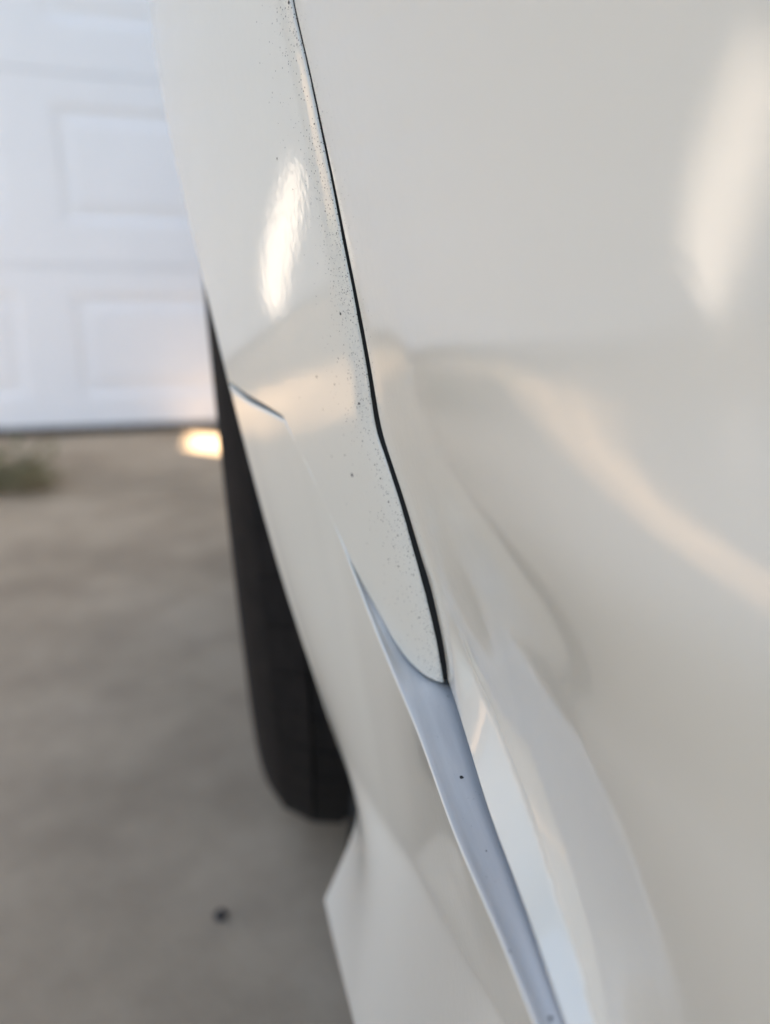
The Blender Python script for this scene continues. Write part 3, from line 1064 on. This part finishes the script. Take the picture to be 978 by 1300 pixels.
# bonnet, roof and glass
bon = []
for yv in np.linspace(0.30, 1.42, 30):
    e = np.interp(yv, t_line[:150, 0], t_line[:150, 2]) + 0.004
    ze = np.interp(yv, t_line[:150, 0], t_line[:150, 1]) + EYE
    xs = np.linspace(e - CX, CX - e, 31)
    bon.append([(x_, yv, ze + 0.055 * (1 - (x_ / (CX - e)) ** 2)) for x_ in xs])
grid('bonnet', np.array(bon), M['paint'], CAR, flip=True)
cs = [(0.42, 1.075, 0.82, 0), (-0.02, 1.36, 0.70, 0), (-0.32, 1.53, 0.62, 0), (-1.0, 1.60, 0.62, 0), (-1.8, 1.57, 0.61, 0), (-2.3, 1.46, 0.60, 0), (-2.72, 1.10, 0.74, 0)]
csp = spline(np.array([c_[:3] for c_ in cs]), 60)
top = np.array([[(x_ * c_[2], c_[0], c_[1] + 0.035 * (1 - x_ * x_)) for x_ in np.linspace(-1, 1, 21)] for c_ in csp])
i0 = int(np.argmin(np.abs(csp[:, 0] + 0.32)))
i1 = int(np.argmin(np.abs(csp[:, 0] + 2.25)))
grid('windscreen', top[:i0 + 1], M['glass'], CAR)
grid('roof', top[i0:i1 + 1], M['paint'], CAR)
grid('rear_window', top[i1:], M['glass'], CAR)
for sgn in (-1, 1):
    up_ = np.array([(sgn * c_[2], c_[0], c_[1]) for c_ in csp])
    lo_ = np.array([(sgn * (CX - 0.068), yv, 1.062) for yv in csp[:, 0]])
    win = np.stack([up_ + (lo_ - up_) * q for q in np.linspace(0.06, 1, 12)], 1)
    grid('side_glass', win, M['glass'], CAR, flip=sgn > 0)
    MB().tube([tuple(p + np.array([sgn * 0.004, 0, 0.002])) for p in up_], 0.022, 8).build('roof_rail', M['paint'], CAR, True)
    MB().box(sgn * 0.66 - 0.02, sgn * 0.66 + 0.02, -0.90, -0.82, 1.07, 1.56).build('centre_pillar', M['seal'], CAR)
    b = MB().box(sgn * 0.95 - 0.10, sgn * 0.95 + 0.10, 0.06, 0.17, 1.06, 1.20, 0.03).build('door_mirror', M['paint'], CAR, True)
# nose
nose = []
for zv in np.linspace(0.22, 0.88, 24):
    f = (zv - 0.22) / 0.66
    bul = 0.10 * math.sin(math.pi * min(f * 1.1, 1)) 
    xs = np.linspace(-1, 1, 41)
    nose.append([(x_ * 0.775, 1.60 + bul - 0.30 * abs(x_) ** 3.2 - 0.16 * f ** 3, zv) for x_ in xs])
grid('front_bumper', np.array(nose), M['paint'], CAR, flip=True)
MB().box(-0.42, 0.42, 1.58, 1.705, 0.52, 0.70, 0.02).build('grille', M['seal'], CAR)
for sgn in (-1, 1):
    MB().box(sgn * 0.50 - 0.14, sgn * 0.50 + 0.14, 1.38, 1.585, 0.68, 0.78, 0.035).build('headlight', M['lamp'], CAR, True)
    MB().box(sgn * 0.66 - 0.12, sgn * 0.66 + 0.12, -2.86, -2.70, 0.80, 1.02, 0.03).build('tail_light', M['tail'], CAR, True)
tg_ = [[(x_ * (CX - 0.18), -2.80 - 0.06 * (1 - x_ * x_) - 0.05 * math.sin(math.pi * f), 0.24 + 0.86 * f) for x_ in np.linspace(-1, 1, 25)] for f in np.linspace(0, 1, 16)]
grid('tailgate', np.array(tg_), M['paint'], CAR)

# ---- weed in the drive, by the garage --------------------------------------
def weed(loc, n, size, label, seed):
    r = random.Random(seed)
    root = empty('weed', loc)
    tag(root, label, 'weed', 'weeds in the driveway joint')
    st_ = MB()
    lf = MB()
    for k in range(n):
        a_ = r.uniform(0, 2 * math.pi)
        L_ = size * r.uniform(0.5, 1.0)
        e_ = r.uniform(0.25, 0.9)
        pts = [(L_ * q * math.cos(a_), L_ * q * math.sin(a_), 0.002 + L_ * e_ * math.sin(q * 1.7) * 0.6) for q in (0, 0.35, 0.7, 1.0)]
        st_.tube(pts, [0.0016, 0.0013, 0.001, 0.0007], 5)
        for q in range(7):
            u_ = r.uniform(0.2, 1.0)
            j = min(int(u_ * 3), 2)
            f = u_ * 3 - j
            c_ = Vector(pts[j]).lerp(Vector(pts[j + 1]), f)
            b_ = r.uniform(0, 6.28)
            l_ = size * r.uniform(0.22, 0.48)
            d_ = Vector((math.cos(b_), math.sin(b_), r.uniform(0.0, 0.8))).normalized()
            sd = d_.cross(Vector((0, 0, 1))).normalized() * l_ * 0.09
            p1, p2 = c_ + d_ * l_ * 0.5, c_ + d_ * l_
            up = Vector((0, 0, l_ * 0.10))
            lf.poly([c_, p1 + sd + up, p2]).poly([c_, p2, p1 - sd + up])
    st_.build('stem', M['straw'], root, True)
    lf.build('leaves', M['leaf'], root)
    return root


weed((-0.53, 1.90, 0), 24, 0.14, 'small green weed sprouting from the driveway joint, nearer the car', 3)
weed((-0.66, 1.96, 0), 24, 0.18, 'larger straggling weed in the driveway joint at the frame edge', 5)
tw = MB().tube([(-0.62, 1.98, 0.004), (-0.57, 2.07, 0.008), (-0.50, 2.22, 0.005)], [0.005, 0.006, 0.004], 7).build('dry_twig', M['straw'])
tag(tw, 'dry tan twig lying on the drive beside the weeds', 'twig')
pb = bmesh.new()
bmesh.ops.create_icosphere(pb, subdivisions=2, radius=0.006)
for q in pb.verts:
    q.co *= 1 + 0.25 * math.sin(q.co.x * 900 + q.co.y * 500) * 0.5
    q.co.z *= 0.5
pm = bpy.data.meshes.new('pebble')
pb.to_mesh(pm)
pb.free()
pm.materials.append(M['chip'])
po = link(bpy.data.objects.new('pebble', pm))
po.location = (-0.028, 0.522, 0.0025)
tag(po, 'small dark pebble on the concrete in front of the tyre', 'pebble')

# ---- stone chips on the paint ------------------------------------------------
from mathutils.bvhtree import BVHTree


def chips(target, spots, material):
    """flat irregular flecks lying on the skin at the given (y, z) places of the flank"""
    bpy.context.view_layer.update()
    inv = target.matrix_world.inverted()
    tree = BVHTree.FromPolygons([v_.co for v_ in target.data.vertices], [p_.vertices for p_ in target.data.polygons])
    for (y_, z_, r_, up) in spots:
        o_ = inv @ Vector((-0.3, y_, z_)) if not up else inv @ Vector((up, y_, z_ + 0.02))
        d_ = Vector((1, 0, 0)) if not up else Vector((0, 0, -1))
        hit = tree.ray_cast(o_, d_)
        if hit[0] is None:
            continue
        p_, n_ = hit[0], hit[1]
        if n_.dot(d_) > 0:
            n_ = -n_
        q_ = n_.to_track_quat('Z', 'Y')
        k_ = 9
        ring = [(p_ + n_ * 0.00006 + q_ @ Vector((r_ * random.uniform(0.6, 1.15) * math.cos(6.283 * i / k_), r_ * random.uniform(0.6, 1.15) * math.sin(6.283 * i / k_), 0))) for i in range(k_)]
        cen = p_ + n_ * 0.00012
        c_ = mesh_obj('stone_chip', [cen] + ring, [(0, 1 + i, 1 + (i + 1) % k_) for i in range(k_)], material, target, smooth=False)


FENDER_CHIPS = [
    (0.2507, 0.4702, 0.0009, 0), (0.2399, 0.4974, 0.00062, 0), (0.2427, 0.5257, 0.00056, 0), (0.2697, 0.5732, 0.00045, 0), (0.2637, 0.5029, 0.0005, 0), (0.2525, 0.5018,
    0.00036, 0), (0.2531, 0.4768, 0.00036, 0), (0.2623, 0.4743, 0.00034, 0), (0.2345, 0.4732, 0.00039, 0), (0.2321, 0.4656, 0.00042, 0), (0.2301, 0.4542, 0.00034, 0),
    (0.2321, 0.4421, 0.00042, 0), (0.2329, 0.4492, 0.00031, 0), (0.2373, 0.4428, 0.00031, 0), (0.2261, 0.4251, 0.00034, 0), (0.2279, 0.4361, 0.00028, 0), (0.2375, 0.4575,
    0.00025, 0), (0.2433, 0.4586, 0.00025, 0), (0.2793, 0.4929, 0.00025, 0), (0.2615, 0.5633, 0.00025, 0), (0.2409, 0.5908, 0.00034, 0), (0.2453, 0.58, 0.00036, 0),
    (0.2523, 0.6125, 0.0005, 0), (0.2485, 0.5891, 0.00025, 0), (0.2633, 0.597, 0.00022, 0), (0.2475, 0.5111, 0.00025, 0), (0.2631, 0.4913, 0.00025, 0), (0.2487, 0.4897,
    0.00028, 0), (0.2409, 0.4845, 0.00028, 0), (0.2363, 0.4774, 0.00028, 0), (0.2487, 0.4448, 0.00022, 0), (0.2577, 0.4572, 0.00022, 0), (0.2359, 0.4281, 0.00025, 0),
    (0.2423, 0.4317, 0.00022, 0), (0.2253, 0.4047, 0.00036, 0), (0.2737, 0.6012, 0.00022, 0), (0.2703, 0.5895, 0.00022, 0)]
chips(fender, FENDER_CHIPS, M['chip'])
LEDGE_CHIPS = [
    (0.1845, 0.398, 0.00072, 0.065), (0.1445, 0.394, 0.00058, 0.0564), (0.1092, 0.39, 0.00062, 0.0621), (0.2199, 0.401, 0.00029, 0.0706), (0.2075, 0.3995, 0.00036,
    0.0557), (0.1561, 0.396, 0.00029, 0.0634), (0.1254, 0.394, 0.00029, 0.0587)]
chips(ledge, LEDGE_CHIPS, M['chip'])
